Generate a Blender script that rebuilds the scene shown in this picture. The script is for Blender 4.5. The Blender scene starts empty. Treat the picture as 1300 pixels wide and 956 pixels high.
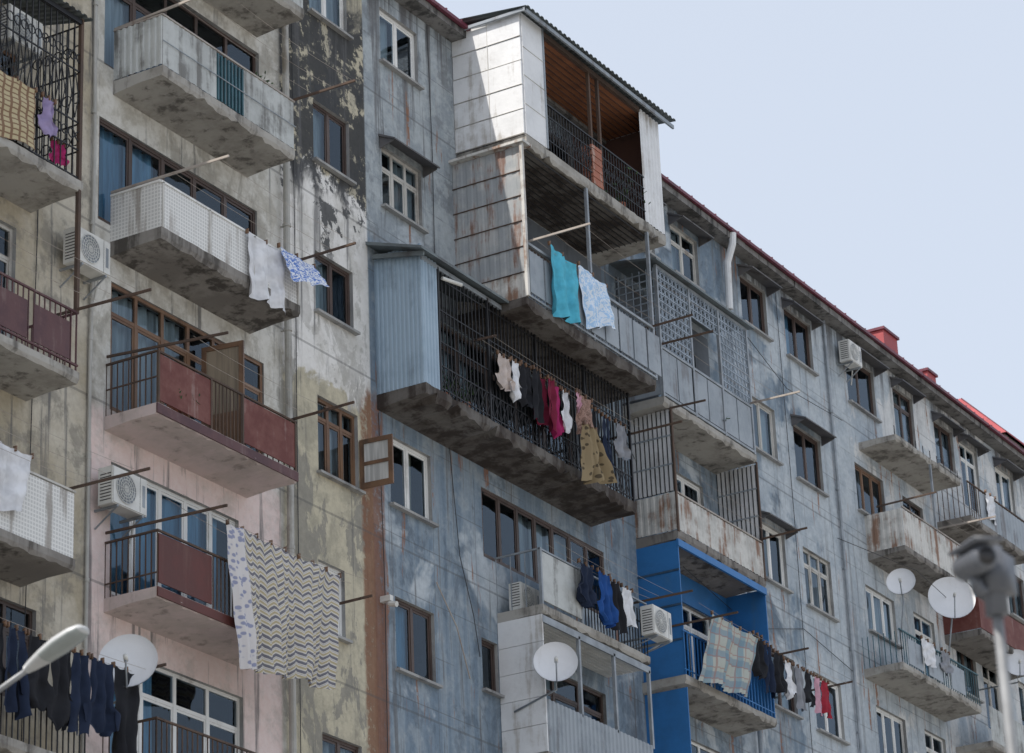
import bpy, math, random
from mathutils import Vector, Matrix
random.seed(7)
R=random.random
def ru(a,b): return a+(b-a)*R()
scene=bpy.context.scene
scene.view_settings.view_transform='Standard'
scene.view_settings.look='None'
scene.view_settings.exposure=0

# ------------------------------------------------------------------ node helpers
class G:
    def __init__(s,name):
        s.mat=bpy.data.materials.new(name); s.mat.use_nodes=True
        s.nt=s.mat.node_tree; s.bsdf=s.nt.nodes['Principled BSDF']
        s.tc=s.nt.nodes.new('ShaderNodeTexCoord')
        s.obj=s.tc.outputs['Object']; s.uv=s.tc.outputs['UV']
    def put(s,sock,v):
        if v is None: return
        if isinstance(v,bpy.types.NodeSocket): s.nt.links.new(v,sock)
        elif isinstance(v,(tuple,list)) and len(v)==3 and sock.type=='RGBA': sock.default_value=(*v,1)
        else: sock.default_value=v
    def math(s,op,a,b=None,clamp=False):
        n=s.nt.nodes.new('ShaderNodeMath'); n.operation=op; n.use_clamp=clamp
        s.put(n.inputs[0],a); s.put(n.inputs[1],b); return n.outputs[0]
    def mix(s,f,a,b,blend='MIX'):
        n=s.nt.nodes.new('ShaderNodeMix'); n.data_type='RGBA'; n.blend_type=blend
        s.put(n.inputs[0],f); s.put(n.inputs[6],a); s.put(n.inputs[7],b); return n.outputs[2]
    def map(s,vec,scale=(1,1,1),loc=(0,0,0)):
        n=s.nt.nodes.new('ShaderNodeMapping'); s.put(n.inputs['Vector'],vec)
        n.inputs['Scale'].default_value=scale; n.inputs['Location'].default_value=loc; return n.outputs[0]
    def noise(s,vec,scale,detail=4,rough=.55,dist=0):
        n=s.nt.nodes.new('ShaderNodeTexNoise'); s.put(n.inputs['Vector'],vec)
        n.inputs['Scale'].default_value=scale; n.inputs['Detail'].default_value=detail
        n.inputs['Roughness'].default_value=rough; n.inputs['Distortion'].default_value=dist
        return n.outputs['Fac']
    def vor(s,vec,scale,feature='F1'):
        n=s.nt.nodes.new('ShaderNodeTexVoronoi'); s.put(n.inputs['Vector'],vec); n.feature=feature
        n.inputs['Scale'].default_value=scale; return n.outputs['Distance']
    def mr(s,x,a,b,c=0.,d=1.):
        n=s.nt.nodes.new('ShaderNodeMapRange'); n.interpolation_type='SMOOTHSTEP'
        s.put(n.inputs[0],x); s.put(n.inputs[1],a); s.put(n.inputs[2],b); n.inputs[3].default_value=c; n.inputs[4].default_value=d
        return n.outputs[0]
    def band(s,x,a,b,w):
        return s.math('MULTIPLY',s.mr(x,a-w,a+w),s.mr(x,b-w,b+w,1.,0.))
    def mul(s,*a):
        o=a[0]
        for b in a[1:]: o=s.math('MULTIPLY',o,b)
        return o
    def sep(s,vec):
        n=s.nt.nodes.new('ShaderNodeSeparateXYZ'); s.put(n.inputs[0],vec); return n.outputs
    def bump(s,h,strength=.3,dist=.01):
        n=s.nt.nodes.new('ShaderNodeBump'); n.inputs['Strength'].default_value=strength; n.inputs['Distance'].default_value=dist
        s.put(n.inputs['Height'],h); s.nt.links.new(n.outputs[0],s.bsdf.inputs['Normal'])
    def done(s,col,rough=.8,metal=0.,spec=None):
        s.put(s.bsdf.inputs['Base Color'],col); s.put(s.bsdf.inputs['Roughness'],rough)
        s.bsdf.inputs['Metallic'].default_value=metal
        if spec is not None: s.bsdf.inputs['Specular IOR Level'].default_value=spec
        return s.mat

def weathered(name,c1,c2,c3,rough=.75,metal=0.,s=1.,k3=.8,th=.54,th2=.5,fine=.2,bump=.25):
    g=G(name)
    st=g.noise(g.map(g.obj,(1.6,1.6,.16)),2.2*s,4,.65)
    nb=g.noise(g.obj,1.1*s,6,.7)
    col=g.mix(g.mr(nb,th2-.11,th2+.11),c1,c2)
    m=g.math('ADD',g.mul(st,.6),g.mul(nb,.4))
    col=g.mix(g.mul(g.mr(m,th-.02,th+.10),k3),col,c3)
    if bump: g.bump(g.noise(g.obj,9,2,.6),bump,.015)
    return g.done(col,rough,metal)
def plain(name,c,rough=.6,metal=0.,var=.15):
    g=G(name); n=g.noise(g.obj,3,3,.6)
    c2=tuple(x*(1-2*var) for x in c)
    return g.done(g.mix(g.mr(n,.35,.68),c,c2),rough,metal)

# ------------------------------------------------------------------ materials
def wall_material():
    g=G('facade_plaster'); X,Y,Z=g.sep(g.obj)
    big=g.noise(g.obj,.5,5,.62,.5); med=g.noise(g.obj,1.5,7,.7,.2); fine=g.noise(g.obj,8,4,.72)
    st=g.noise(g.map(g.obj,(2.6,1,.12)),1.3,6,.65)
    alt=g.noise(g.map(g.obj,(1,1,.6),(7,3,9)),.95,7,.68,.5)
    wob=g.math('MULTIPLY',g.math('SUBTRACT',med,.5),1.4)
    zw=g.math('ADD',Z,g.math('MULTIPLY',g.math('SUBTRACT',alt,.5),2.6))
    zt=g.math('ADD',Z,g.mul(wob,.25))
    och=g.mix(g.mr(big,.40,.60),(.42,.37,.28),(.54,.50,.42))
    och=g.mix(g.mul(g.mr(med,.49,.60),.7),och,(.24,.225,.195))
    cre=g.mix(g.mr(med,.42,.60),(.65,.64,.60),(.47,.45,.40))
    cre=g.mix(g.mul(g.mr(alt,.52,.60),.65),cre,(.30,.285,.25))
    pink=g.mix(g.mr(med,.46,.64),(.76,.63,.60),(.60,.52,.49))
    col=g.mix(g.mr(X,33.2,33.3),och,cre)
    mB=g.mul(g.mr(X,33.25,33.35),g.mr(X,38.2,38.3,1.,0.))
    col=g.mix(g.mul(mB,g.mr(zt,18.6,19.0,1.,0.)),col,pink)
    C=g.mix(g.mr(med,.44,.58),(.52,.475,.36),(.39,.36,.28))
    C=g.mix(g.band(zw,21.2,25.2,.08),C,g.mix(g.mr(med,.42,.6),(.76,.745,.72),(.60,.585,.55)))
    C=g.mix(g.mul(g.mr(alt,.535,.555),g.mr(Z,20.5,22,1.,.45),.75),C,(.24,.23,.205))
    soot=g.mul(g.band(zw,24.9,28.9,.2),g.mr(g.math('ADD',g.mul(med,.7),g.mul(fine,.3)),.435,.48))
    C=g.mix(g.mul(soot,.94),C,(.042,.045,.05))
    spn=g.noise(g.map(g.obj,(1,1,1),(1,8,2)),1.2,6,.7)
    spl=g.mul(g.band(zw,23.6,27.4,.3),g.mr(spn,.545,.565))
    C=g.mix(g.mul(spl,.9),C,(.055,.058,.062))
    col=g.mix(g.mr(X,38.3,38.4),col,C)
    # blue-grey painted panels
    bg=g.mix(g.mr(st,.40,.60),(.165,.22,.28),(.265,.32,.37))
    bg=g.mix(g.mul(g.mr(med,.50,.62),.5),bg,(.34,.38,.41))
    bg=g.mix(g.mul(g.mr(alt,.51,.59),.7),bg,(.115,.15,.19))
    top=g.mix(g.mr(med,.44,.58),(.42,.455,.47),(.30,.335,.36))
    top=g.mix(g.mul(g.mr(spn,.52,.60),.6),top,(.17,.18,.19))
    bg=g.mix(g.mul(g.mr(zw,24.2,24.9),g.mr(X,45,46,1.,0.),.85),bg,top)
    lt=g.mix(g.mr(med,.42,.62),(.46,.505,.54),(.36,.41,.455))
    lf=g.math('ADD',g.mul(g.mr(X,50.,64.),.38),g.math('SUBTRACT',g.mul(big,1.3),.65))
    bg=g.mix(g.mr(lf,.08,.20),bg,lt)
    wh=g.mix(g.mr(med,.44,.60),(.64,.645,.64),(.54,.55,.55))
    bg=g.mix(g.mul(g.mr(g.math('ADD',g.mul(g.mr(X,55,68),.24),alt),.68,.75),.9),bg,wh)
    col=g.mix(g.mr(X,40.98,41.04),col,bg)
    # dark runs, damp and rust
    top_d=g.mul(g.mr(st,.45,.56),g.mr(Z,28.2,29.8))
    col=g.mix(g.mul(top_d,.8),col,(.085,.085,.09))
    col=g.mix(g.mul(g.mr(st,.545,.64),g.mr(X,50,58,.75,.45)),col,(.12,.12,.125))
    rs=g.mul(g.band(g.math('ADD',X,g.mul(wob,.12)),40.66,41.36,.05),g.mr(zw,21.2,21.6,1.,0.),g.mr(g.math('ADD',g.mul(st,.5),g.mul(fine,.5)),.36,.5))
    col=g.mix(g.mul(rs,.85),col,(.20,.09,.05))
    st2=g.noise(g.map(g.obj,(3.2,1,.3),(2,0,4)),1.2,5,.6)
    r2=g.mul(g.mr(st2,.60,.66),g.mr(X,41,41.2),g.mr(fine,.38,.5))
    col=g.mix(g.mul(r2,.85),col,(.25,.115,.06))
    d3=g.mul(g.mr(st2,.38,.30),g.mr(X,50,58,.7,.4))
    col=g.mix(d3,col,(.095,.10,.105))
    def line(v,per,off,w):
        f=g.math('FRACT',g.math('DIVIDE',g.math('ADD',v,off),per))
        return g.mr(g.math('ABSOLUTE',g.math('SUBTRACT',f,.5)),w/per*1.0,w/per*1.6,1.,0.)
    jx=g.math('MAXIMUM',line(X,1.425,.55,.008),line(Z,.948,.3,.008))
    jx=g.mul(jx,g.mr(X,40.98,41.02),g.mr(big,.40,.54))
    jf=line(Z,2.845,2.4,.016)
    col=g.mix(g.mul(g.math('MAXIMUM',g.mul(jx,.6),g.mul(jf,.6)),.75),col,(.1,.1,.1))
    col=g.mix(.24,col,g.mix(g.mr(fine,.3,.7),(.3,.3,.3),(.7,.7,.7)),'OVERLAY')
    g.bump(g.noise(g.obj,5,3,.7),.45,.025)
    return g.done(col,.88,0,.25)
M={}
M['wall']=wall_material()
M['reveal']=weathered('reveal_plaster',(.36,.36,.35),(.27,.27,.27),(.13,.13,.13))
M['slab']=weathered('balcony_concrete',(.40,.385,.355),(.29,.275,.25),(.10,.092,.083),.9,0,1.2,.85,.52)
M['slab_dark']=weathered('balcony_concrete_damp',(.20,.185,.17),(.28,.265,.245),(.055,.048,.042),.9,0,1.,.9,.5,.52)
M['slab_rust']=weathered('balcony_concrete_rust',(.14,.13,.12),(.085,.073,.065),(.032,.023,.019),.9,0,.9,.9,.47,.48)
M['slab_pink']=weathered('balcony_concrete_pink',(.60,.50,.48),(.50,.43,.40),(.25,.21,.19),.9,0,1.2,.75,.55)
M['cream_panel']=weathered('galvanised_cream',(.50,.52,.51),(.40,.415,.405),(.13,.125,.115),.6,0,1.3,.85,.51)
M['white_panel']=weathered('white_metal_sheet',(.76,.77,.78),(.68,.69,.70),(.38,.35,.31),.5,0,1.2,.75,.54)
M['rusty_white']=weathered('rusty_white_sheet',(.60,.59,.56),(.45,.445,.42),(.22,.11,.06),.6,0,1.6,.9,.51)
M['rusty_grey']=weathered('rusty_grey_sheet',(.30,.32,.335),(.42,.425,.42),(.17,.08,.05),.6,0,1.5,.9,.50)
M['grey_panel']=weathered('grey_sheet',(.31,.345,.38),(.25,.285,.32),(.14,.13,.13),.5,0,1.3,.75,.54)
M['shade_wall']=weathered('loggia_wall_painted_shade',(.13,.15,.175),(.10,.115,.135),(.05,.05,.055),.8)  # dark colour stands in for the shade inside the loggias
M['blue_corr']=weathered('pale_blue_corrugated',(.34,.44,.53),(.29,.385,.475),(.18,.23,.28),.5,0,.9,.7,.55)
M['stripe_corr']=weathered('grey_corrugated',(.66,.67,.68),(.54,.55,.56),(.26,.24,.22),.5,0,1.,.6,.56)
M['red_panel']=weathered('rust_red_panel',(.125,.032,.026),(.17,.06,.048),(.30,.21,.19),.7,0,1.8,.65,.55,.5)
M['maroon']=weathered('maroon_panel',(.075,.03,.036),(.105,.044,.046),(.20,.14,.13),.6,0,1.5,.6,.56)
M['maroon2']=weathered('oxblood_panel',(.115,.027,.021),(.09,.025,.02),(.18,.09,.07),.6,0,1.,.45,.57)
M['blue_paint']=weathered('blue_paint',(.028,.17,.44),(.025,.145,.37),(.06,.16,.29),.5,0,1.,.5,.57)
M['iron']=plain('black_iron',(.022,.022,.025),.5,.3)
M['iron_blue']=plain('blue_iron',(.05,.10,.17),.5,.2)
M['iron_teal']=plain('teal_iron',(.04,.12,.15),.5,.1)
M['rustiron']=weathered('rusty_iron',(.08,.056,.045),(.115,.074,.053),(.05,.035,.03),.8,.2,bump=0)
M['paleiron']=weathered('pale_steel',(.42,.38,.34),(.34,.30,.27),(.18,.12,.09),.6,.2,bump=0)
M['steel']=plain('painted_steel',(.33,.36,.39),.5,.3)
M['pipe']=weathered('drainpipe_zinc',(.47,.46,.43),(.39,.385,.36),(.2,.17,.13),.6,.1)
M['roofred']=weathered('red_metal_roof',(.16,.035,.055),(.13,.03,.05),(.08,.035,.04),.5,.1)
M['roofbright']=weathered('bright_red_roof',(.40,.07,.075),(.35,.06,.065),(.24,.06,.06),.6,.0)
M['eave']=weathered('eave_concrete',(.22,.215,.21),(.14,.135,.13),(.045,.045,.045),.9,0,1.6,.9,.5)
M['roofcorr']=weathered('corrugated_roof_grey',(.16,.19,.20),(.12,.14,.15),(.085,.085,.085),.6,.1)
M['ceilwood']=weathered('orange_ceiling_boards',(.34,.14,.068),(.28,.115,.057),(.19,.08,.05),.6)
M['brownwall']=weathered('brown_interior',(.11,.055,.042),(.085,.045,.037),(.05,.03,.026),.8)
M['fbrown']=weathered('brown_frame',(.085,.056,.046),(.065,.044,.037),(.045,.03,.025),.5,bump=0)
M['fwood']=weathered('varnished_wood_frame',(.21,.12,.068),(.15,.083,.05),(.08,.052,.036),.5,bump=0)
M['fwhite']=weathered('white_frame',(.78,.78,.76),(.72,.72,.70),(.5,.48,.45),.4,bump=0)
M['fgrey']=weathered('old_white_frame',(.56,.55,.52),(.46,.45,.42),(.24,.2,.17),.6,bump=0)
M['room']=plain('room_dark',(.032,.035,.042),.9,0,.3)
M['white_pl']=plain('white_plastic',(.70,.70,.67),.45,0,.1)
M['dish']=weathered('dish_enamel',(.74,.75,.77),(.70,.71,.73),(.5,.48,.46),.4,0,1,.4,.6)
M['dark']=plain('dark_plastic',(.028,.028,.031),.5)
M['brick_r']=weathered('red_brick',(.38,.15,.10),(.30,.12,.08),(.45,.35,.3),.85,0,3)
M['canopy']=weathered('canopy_sheet',(.09,.09,.10),(.13,.125,.125),(.05,.04,.035),.7)
M['grid']=plain('lattice_steel',(.34,.40,.47),.5,.1)
def lattice_mat():
    g=G('white_lattice_panel'); X,Y,Z=g.sep(g.obj)
    xy=g.math('SUBTRACT',X,Y)
    def l(v): return g.math('ABSOLUTE',g.math('SUBTRACT',g.math('FRACT',g.math('DIVIDE',v,.062)),.5))
    m=g.math('MAXIMUM',g.mr(l(xy),.3,.36),g.mr(l(Z),.3,.36))
    c=g.mix(m,(.55,.55,.54),(.74,.74,.72))
    n=g.noise(g.map(g.obj,(1.5,1.5,.2)),2.5,5,.6)
    c=g.mix(g.mul(g.mr(n,.51,.64),.8),c,(.27,.24,.21))
    return g.done(c,.6)
M['lattice']=lattice_mat()
def glass_mat():
    m=bpy.data.materials.new('window_glass'); m.use_nodes=True; nt=m.node_tree; nt.nodes.clear()
    o=nt.nodes.new('ShaderNodeOutputMaterial'); t=nt.nodes.new('ShaderNodeBsdfTransparent'); t.inputs[0].default_value=(.66,.77,.84,1)
    gl=nt.nodes.new('ShaderNodeBsdfGlossy'); gl.inputs['Roughness'].default_value=.02; gl.inputs[0].default_value=(.72,.86,1,1)
    lw=nt.nodes.new('ShaderNodeFresnel'); lw.inputs['IOR'].default_value=1.55
    tc=nt.nodes.new('ShaderNodeTexCoord'); nz=nt.nodes.new('ShaderNodeTexNoise'); nz.inputs['Scale'].default_value=1.3; nz.inputs['Detail'].default_value=1
    bp=nt.nodes.new('ShaderNodeBump'); bp.inputs['Strength'].default_value=.3; bp.inputs['Distance'].default_value=.04
    nt.links.new(tc.outputs['Object'],nz.inputs['Vector']); nt.links.new(nz.outputs['Fac'],bp.inputs['Height'])
    nt.links.new(bp.outputs[0],gl.inputs['Normal'])
    mx=nt.nodes.new('ShaderNodeMixShader'); nt.links.new(lw.outputs[0],mx.inputs[0]); nt.links.new(t.outputs[0],mx.inputs[1]); nt.links.new(gl.outputs[0],mx.inputs[2])
    nt.links.new(mx.outputs[0],o.inputs[0]); return m
M['glass']=glass_mat()
def curt(name,c):
    g=G(name); n=g.noise(g.map(g.obj,(6,6,.4)),2,2,.6)
    return g.done(g.mix(g.mr(n,.3,.7),c,tuple(x*.6 for x in c)),.9)
M['curtW']=curt('white_curtain',(.68,.68,.66)); M['curtB']=curt('blue_curtain',(.26,.48,.64)); M['curtY']=curt('beige_curtain',(.5,.42,.3)); M['board']=curt('weathered_board',(.32,.26,.19))

# ------------------------------------------------------------------ mesh builder
class MB:
    def __init__(s): s.v=[];s.f=[];s.m=[];s.mats=[];s.uv={}
    def mi(s,m):
        m=M[m] if isinstance(m,str) else m
        if m not in s.mats: s.mats.append(m)
        return s.mats.index(m)
    def poly(s,pts,mat):
        b=len(s.v); s.v+= [tuple(p) for p in pts]; s.f.append(tuple(range(b,b+len(pts)))); s.m.append(s.mi(mat))
    def hexa(s,p,mat):
        b=len(s.v); s.v+=[tuple(q) for q in p]; k=s.mi(mat)
        for f in ((0,3,2,1),(4,5,6,7),(0,1,5,4),(1,2,6,5),(2,3,7,6),(3,0,4,7)):
            s.f.append(tuple(b+i for i in f)); s.m.append(k)
    def box(s,x0,x1,y0,y1,z0,z1,mat):
        s.hexa([(x0,y0,z0),(x1,y0,z0),(x1,y1,z0),(x0,y1,z0),(x0,y0,z1),(x1,y0,z1),(x1,y1,z1),(x0,y1,z1)],mat)
    def beam(s,p,q,w,h,mat):
        p=Vector(p);q=Vector(q);d=(q-p).normalized()
        up=Vector((0,0,1)) if abs(d.z)<.9 else Vector((1,0,0))
        a=d.cross(up).normalized()*w/2; b=a.cross(d).normalized()*h/2
        s.hexa([p-a-b,p+a-b,p+a+b,p-a+b,q-a-b,q+a-b,q+a+b,q-a+b],mat)
    def tube(s,pts,r,mat,n=8,cap=True):
        pts=[Vector(p) for p in pts]; rings=[]; k=s.mi(mat)
        for i,p in enumerate(pts):
            d=(pts[min(i+1,len(pts)-1)]-pts[max(i-1,0)]).normalized()
            up=Vector((0,0,1)) if abs(d.z)<.9 else Vector((1,0,0))
            a=d.cross(up).normalized(); b=a.cross(d).normalized(); rr=r[i] if isinstance(r,(list,tuple)) else r
            rings.append(len(s.v))
            for j in range(n):
                t=2*math.pi*j/n; s.v.append(tuple(p+a*math.cos(t)*rr+b*math.sin(t)*rr))
        for i in range(len(pts)-1):
            for j in range(n):
                s.f.append((rings[i]+j,rings[i]+(j+1)%n,rings[i+1]+(j+1)%n,rings[i+1]+j)); s.m.append(k)
        if cap:
            s.f.append(tuple(rings[0]+j for j in range(n))[::-1]); s.m.append(k)
            s.f.append(tuple(rings[-1]+j for j in range(n))); s.m.append(k)
    def grid(s,fn,nu,nv,mat,uv=False):
        b=len(s.v);k=s.mi(mat)
        for j in range(nv+1):
            for i in range(nu+1): s.v.append(tuple(fn(i/nu,j/nv)))
        for j in range(nv):
            for i in range(nu):
                q=b+j*(nu+1)+i
                if uv: s.uv[len(s.f)]=[(i/nu,j/nv),((i+1)/nu,j/nv),((i+1)/nu,(j+1)/nv),(i/nu,(j+1)/nv)]
                s.f.append((q,q+1,q+nu+2,q+nu+1)); s.m.append(k)
    def corr(s,o,a,b,n,pitch,amp,mat):
        """corrugated sheet: origin o, across vector a, along vector b, normal n"""
        o,a,b,n=map(Vector,(o,a,b,n)); L=a.length; st=max(2,int(L/pitch)); k=s.mi(mat); base=len(s.v)
        prof=[(0,0),(.3,0),(.45,1),(.85,1)]
        c=0
        for i in range(st):
            for t,h in prof:
                p=o+a*((i+t)/st)+n*h*amp; s.v.append(tuple(p)); s.v.append(tuple(p+b)); c+=1
        p=o+a; s.v.append(tuple(p)); s.v.append(tuple(p+b)); c+=1
        for i in range(c-1): s.f.append((base+2*i,base+2*i+2,base+2*i+3,base+2*i+1)); s.m.append(k)
    def build(s,name,parent=None,smooth=False):
        me=bpy.data.meshes.new(name); me.from_pydata(s.v,[],s.f)
        for m in s.mats: me.materials.append(m)
        me.polygons.foreach_set('material_index',s.m)
        if smooth: me.polygons.foreach_set('use_smooth',[True]*len(s.f))
        if s.uv:
            l=me.uv_layers.new(name='UVMap')
            for fi,c in s.uv.items():
                for k,li in enumerate(me.polygons[fi].loop_indices): l.data[li].uv=c[k]
        me.update(); ob=bpy.data.objects.new(name,me); scene.collection.objects.link(ob)
        if parent: ob.parent=parent
        return ob
def empty(name):
    e=bpy.data.objects.new(name,None); scene.collection.objects.link(e); return e

BLD=empty('apartment_building')
FR=MB(); GL=MB(); CU=MB(); RV=MB(); CAN=MB()
opens=[]
def window(u0,u1,z0,z1,st='fbrown',n=2,trans=0,c=None,canopy=False,sill=True,y=.1,side='b'):
    opens.append((u0,u1,z0,z1)); yb=.2
    for q in (((u0,0,z0),(u0,yb,z0),(u0,yb,z1),(u0,0,z1)),((u1,0,z0),(u1,0,z1),(u1,yb,z1),(u1,yb,z0)),
              ((u0,0,z1),(u0,yb,z1),(u1,yb,z1),(u1,0,z1)),((u0,0,z0),(u1,0,z0),(u1,yb,z0),(u0,yb,z0))): RV.poly(q,'reveal')
    f=.055
    FR.box(u0,u0+f,y-.03,y+.04,z0,z1,st); FR.box(u1-f,u1,y-.03,y+.04,z0,z1,st)
    FR.box(u0+f,u1-f,y-.028,y+.038,z1-f,z1,st); FR.box(u0+f,u1-f,y-.028,y+.038,z0,z0+f,st)
    if trans: FR.box(u0+f,u1-f,y-.02,y+.03,z1-trans-.03,z1-trans+.03,st)
    w=(u1-u0)/n
    for i in range(n):
        a=u0+i*w; b=a+w
        if i: FR.box(a-.035,a+.035,y-.025,y+.035,z0+f,z1-f,st)
        aa=a+(.05 if i==0 else .032); bb=b-(.05 if i==n-1 else .032); s=.04; zt=z1-trans-.03 if trans else z1-f
        FR.box(aa,aa+s,y-.012,y+.02,z0+f,zt,st); FR.box(bb-s,bb,y-.012,y+.02,z0+f,zt,st)
        FR.box(aa+s,bb-s,y-.011,y+.019,zt-s,zt,st); FR.box(aa+s,bb-s,y-.011,y+.019,z0+f,z0+f+s,st)
        t=ru(-.008,.008); t2=ru(-.008,.008)
        GL.poly([(a,y+t,z0+.02),(b,y-t,z0+.02),(b,y-t+t2,z1-.02),(a,y+t+t2,z1-.02)],'glass')
    if c:
        cm,a,b=c[0],c[1],c[2]; zl=z0 if len(c)<4 else z0+c[3]
        ua=u0+(u1-u0)*a; ub=u0+(u1-u0)*b; ph=R()*6
        CU.grid(lambda i,j:(ua+(ub-ua)*i,.22+.035*math.sin(i*(ub-ua)*26+ph)+.012*math.sin(i*(ub-ua)*61+j*2),zl+(z1-zl)*j),max(12,int((ub-ua)*40)),3,cm)
    if sill: FR.box(u0-.06,u1+.06,-.1,.02,z0-.05,z0-.005,'reveal')
    if canopy:
        a,b=u0-.1,u1+.1; k=ru(-.03,.03); m='canopy'; pr=ru(.28,.4)
        CAN.hexa([(a,-pr,z1+.0+k),(b,-pr,z1+.02+k),(b,0,z1+.14),(a,0,z1+.14),(a,-pr,z1+.03+k),(b,-pr,z1+.05+k),(b,0,z1+.19),(a,0,z1+.19)],m)
        for x in (a+.03,b-.05): CAN.hexa([(x,-pr+.04,z1+.0+k),(x+.02,-pr+.04,z1+.0+k),(x+.02,-.01,z1-.1),(x,-.01,z1-.1),(x,-pr+.04,z1+.02+k),(x+.02,-pr+.04,z1+.02+k),(x+.02,-.01,z1+.13),(x,-.01,z1+.13)],m)
rc=lambda: random.choice([('curtW',0,.45),('curtW',.1,1),('curtW',0,1,.4),None,('curtW',.55,1),('curtY',0,.3),('curtB',.5,1),None])
rs=lambda: random.choice(['fbrown','fbrown','fwhite','fgrey','fbrown','fwhite'])

window(39.30,40.50,28.22,29.38,'fwhite',2,0,('curtW',0,1))
window(39.37,40.50,25.33,26.50,'fbrown',2,0,('curtW',0,.55))
window(39.36,40.52,22.48,23.60,'fbrown',2,0,('curtW',.1,.6))
window(39.37,40.58,19.58,20.95,'fwood',3,.35,('curtW',.2,.9))
window(39.32,40.09,16.84,18.04,'fwhite',2,0,('curtW',.05,.6))
window(39.36,40.50,13.95,15.15,'fbrown',2,0,('curtW',.3,1))
window(41.60,42.88,28.24,29.36,'fwhite',2,0,('curtW',0,.5))
window(41.55,42.88,25.30,26.50,'fgrey',3,.38,('curtW',.4,1),True)
window(41.57,42.90,19.66,20.93,'fwhite',2,0,('curtY',.55,.8))
window(41.62,42.86,16.74,18.02,'fbrown',2,0,('curtB',.0,.5))
window(41.60,42.86,13.95,15.15,'fwhite',2,0,('curtW',0,.5))
window(44.42,44.97,17.05,18.00,'fbrown',1,0,None)
window(28.4,31.5,21.75,23.85,'fwood',4,.5,('curtW',0,.4),sill=False)
window(28.6,31.55,18.9,21.0,'fgrey',4,.5,('curtW',.2,.7),sill=False)
window(28.4,31.3,15.85,17.85,'fwhite',4,.5,('curtW',.2,.9),sill=False)
window(30.4,32.2,13.9,15.30,'fbrown',3,.4,None,sill=False)
window(33.55,37.75,24.62,26.66,'fbrown',5,.55,('curtW',.0,.25),sill=False)
window(33.45,37.66,21.9,23.66,'fbrown',5,0,('curtB',.02,.4),sill=False,y=.07)
window(33.80,37.82,18.88,20.98,'fwood',6,.5,('curtW',.05,.5),sill=False,y=.06)
window(33.85,37.10,16.0,18.06,'fwhite',5,0,('curtB',.1,.9),sill=False)
window(33.9,37.2,13.2,15.20,'fwhite',4,.5,('curtB',0,.4),sill=False)
window(45.1,48.7,27.5,29.4,'fbrown',4,.4,None,sill=False)
window(44.9,48.5,24.2,26.5,'fbrown',4,.4,('curtW',0,.3),sill=False)
window(43.0,48.2,21.7,23.7,'fbrown',5,.4,('curtW',.1,.3),sill=False)
window(44.6,49.12,19.55,20.88,'fbrown',7,0,('curtW',.35,.8),sill=False,y=.05)
window(45.2,48.9,15.9,18.0,'fbrown',4,.4,('curtW',.1,.6),sill=False)
window(52.88,54.12,28.20,29.35,'fgrey',2,.35,('curtW',.1,.6),True)
window(51.0,52.1,28.20,29.35,'fgrey',2,.35,None,True)
window(51.8,53.6,24.5,26.5,'fbrown',2,0,('curtW',.3,.9),sill=False)
window(51.4,53.6,21.8,23.55,'fwhite',3,0,('curtW',0,.7),sill=False)
window(51.2,53.6,18.8,20.7,'fwhite',3,.4,('curtB',0,.5),sill=False)
window(51.2,53.6,15.9,17.9,'fwhite',3,.4,('curtW',0,.5),sill=False)
for i,(z0,z1) in enumerate(((28.2,29.36),(25.25,26.5),(22.3,23.6),(19.5,20.75),(16.7,17.95),(13.9,15.1))):
    window(56.14,57.42,z0,z1,['fbrown','fgrey','fwhite','fbrown','fwhite','fbrown'][i],2,0,[None,('curtW',.1,1),('curtW',0,.6),('curtW',0,1),None,None][i],i in(0,2))
    window(58.34,59.75,z0-.05,z1,['fbrown','fbrown','fgrey','fwhite','fbrown','fwhite'][i],[2,2,3,2,2,2][i],[0,0,.35,0,0,0][i],[('curtB',0,.4),None,('curtW',.2,.8),None,None,None][i],i<2)
for i,(z0,z1) in enumerate(((28.1,29.35),(25.4,26.58),(22.5,23.6),(19.5,20.75),(16.7,17.95))):
    window(61.6,63.2,z0,z1,['fbrown','fwood','fwhite','fwhite','fbrown'][i],[2,3,3,3,2][i],0,[None,('curtW',0,.5),('curtW',0,1),None,None][i],i<1)
for i,(z0,z1) in enumerate(((27.35,29.4),(24.6,26.55),(21.75,23.65),(18.9,20.8),(16,17.9))):
    window(64.3,65.5,z0,z1,['fbrown','fbrown','fwhite','fwhite','fbrown'][i],2,.4,rc(),i<1,sill=False)
for z in (28.1,25.25,22.3,19.5,16.7):
    for u in (66.75,70.7,74.6,77.6):
        window(u,u+1.2,z,z+1.2,rs(),2,0,rc(),z>28)
    window(68.35,69.5,z-.6,z+1.15,rs(),2,.4,rc(),z>28,sill=False)
for u in (20.5,24.3): 
    for z in (28.2,25.3,22.4,19.6,16.8,13.95): window(u,u+1.4,z,z+1.2,rs(),2,0,rc())
for z in (11.05,8.2,5.35,2.5):
    for u in (20.5,24.3,28.6,31.0,34.2,36.4,39.35,41.6,45.2,47.6,51.2,53.2,56.1,58.4,61.6,64.3,66.75,70.7,74.6,77.6):
        window(u,u+1.25,z,z+1.2,rs(),2,0,rc())

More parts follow.
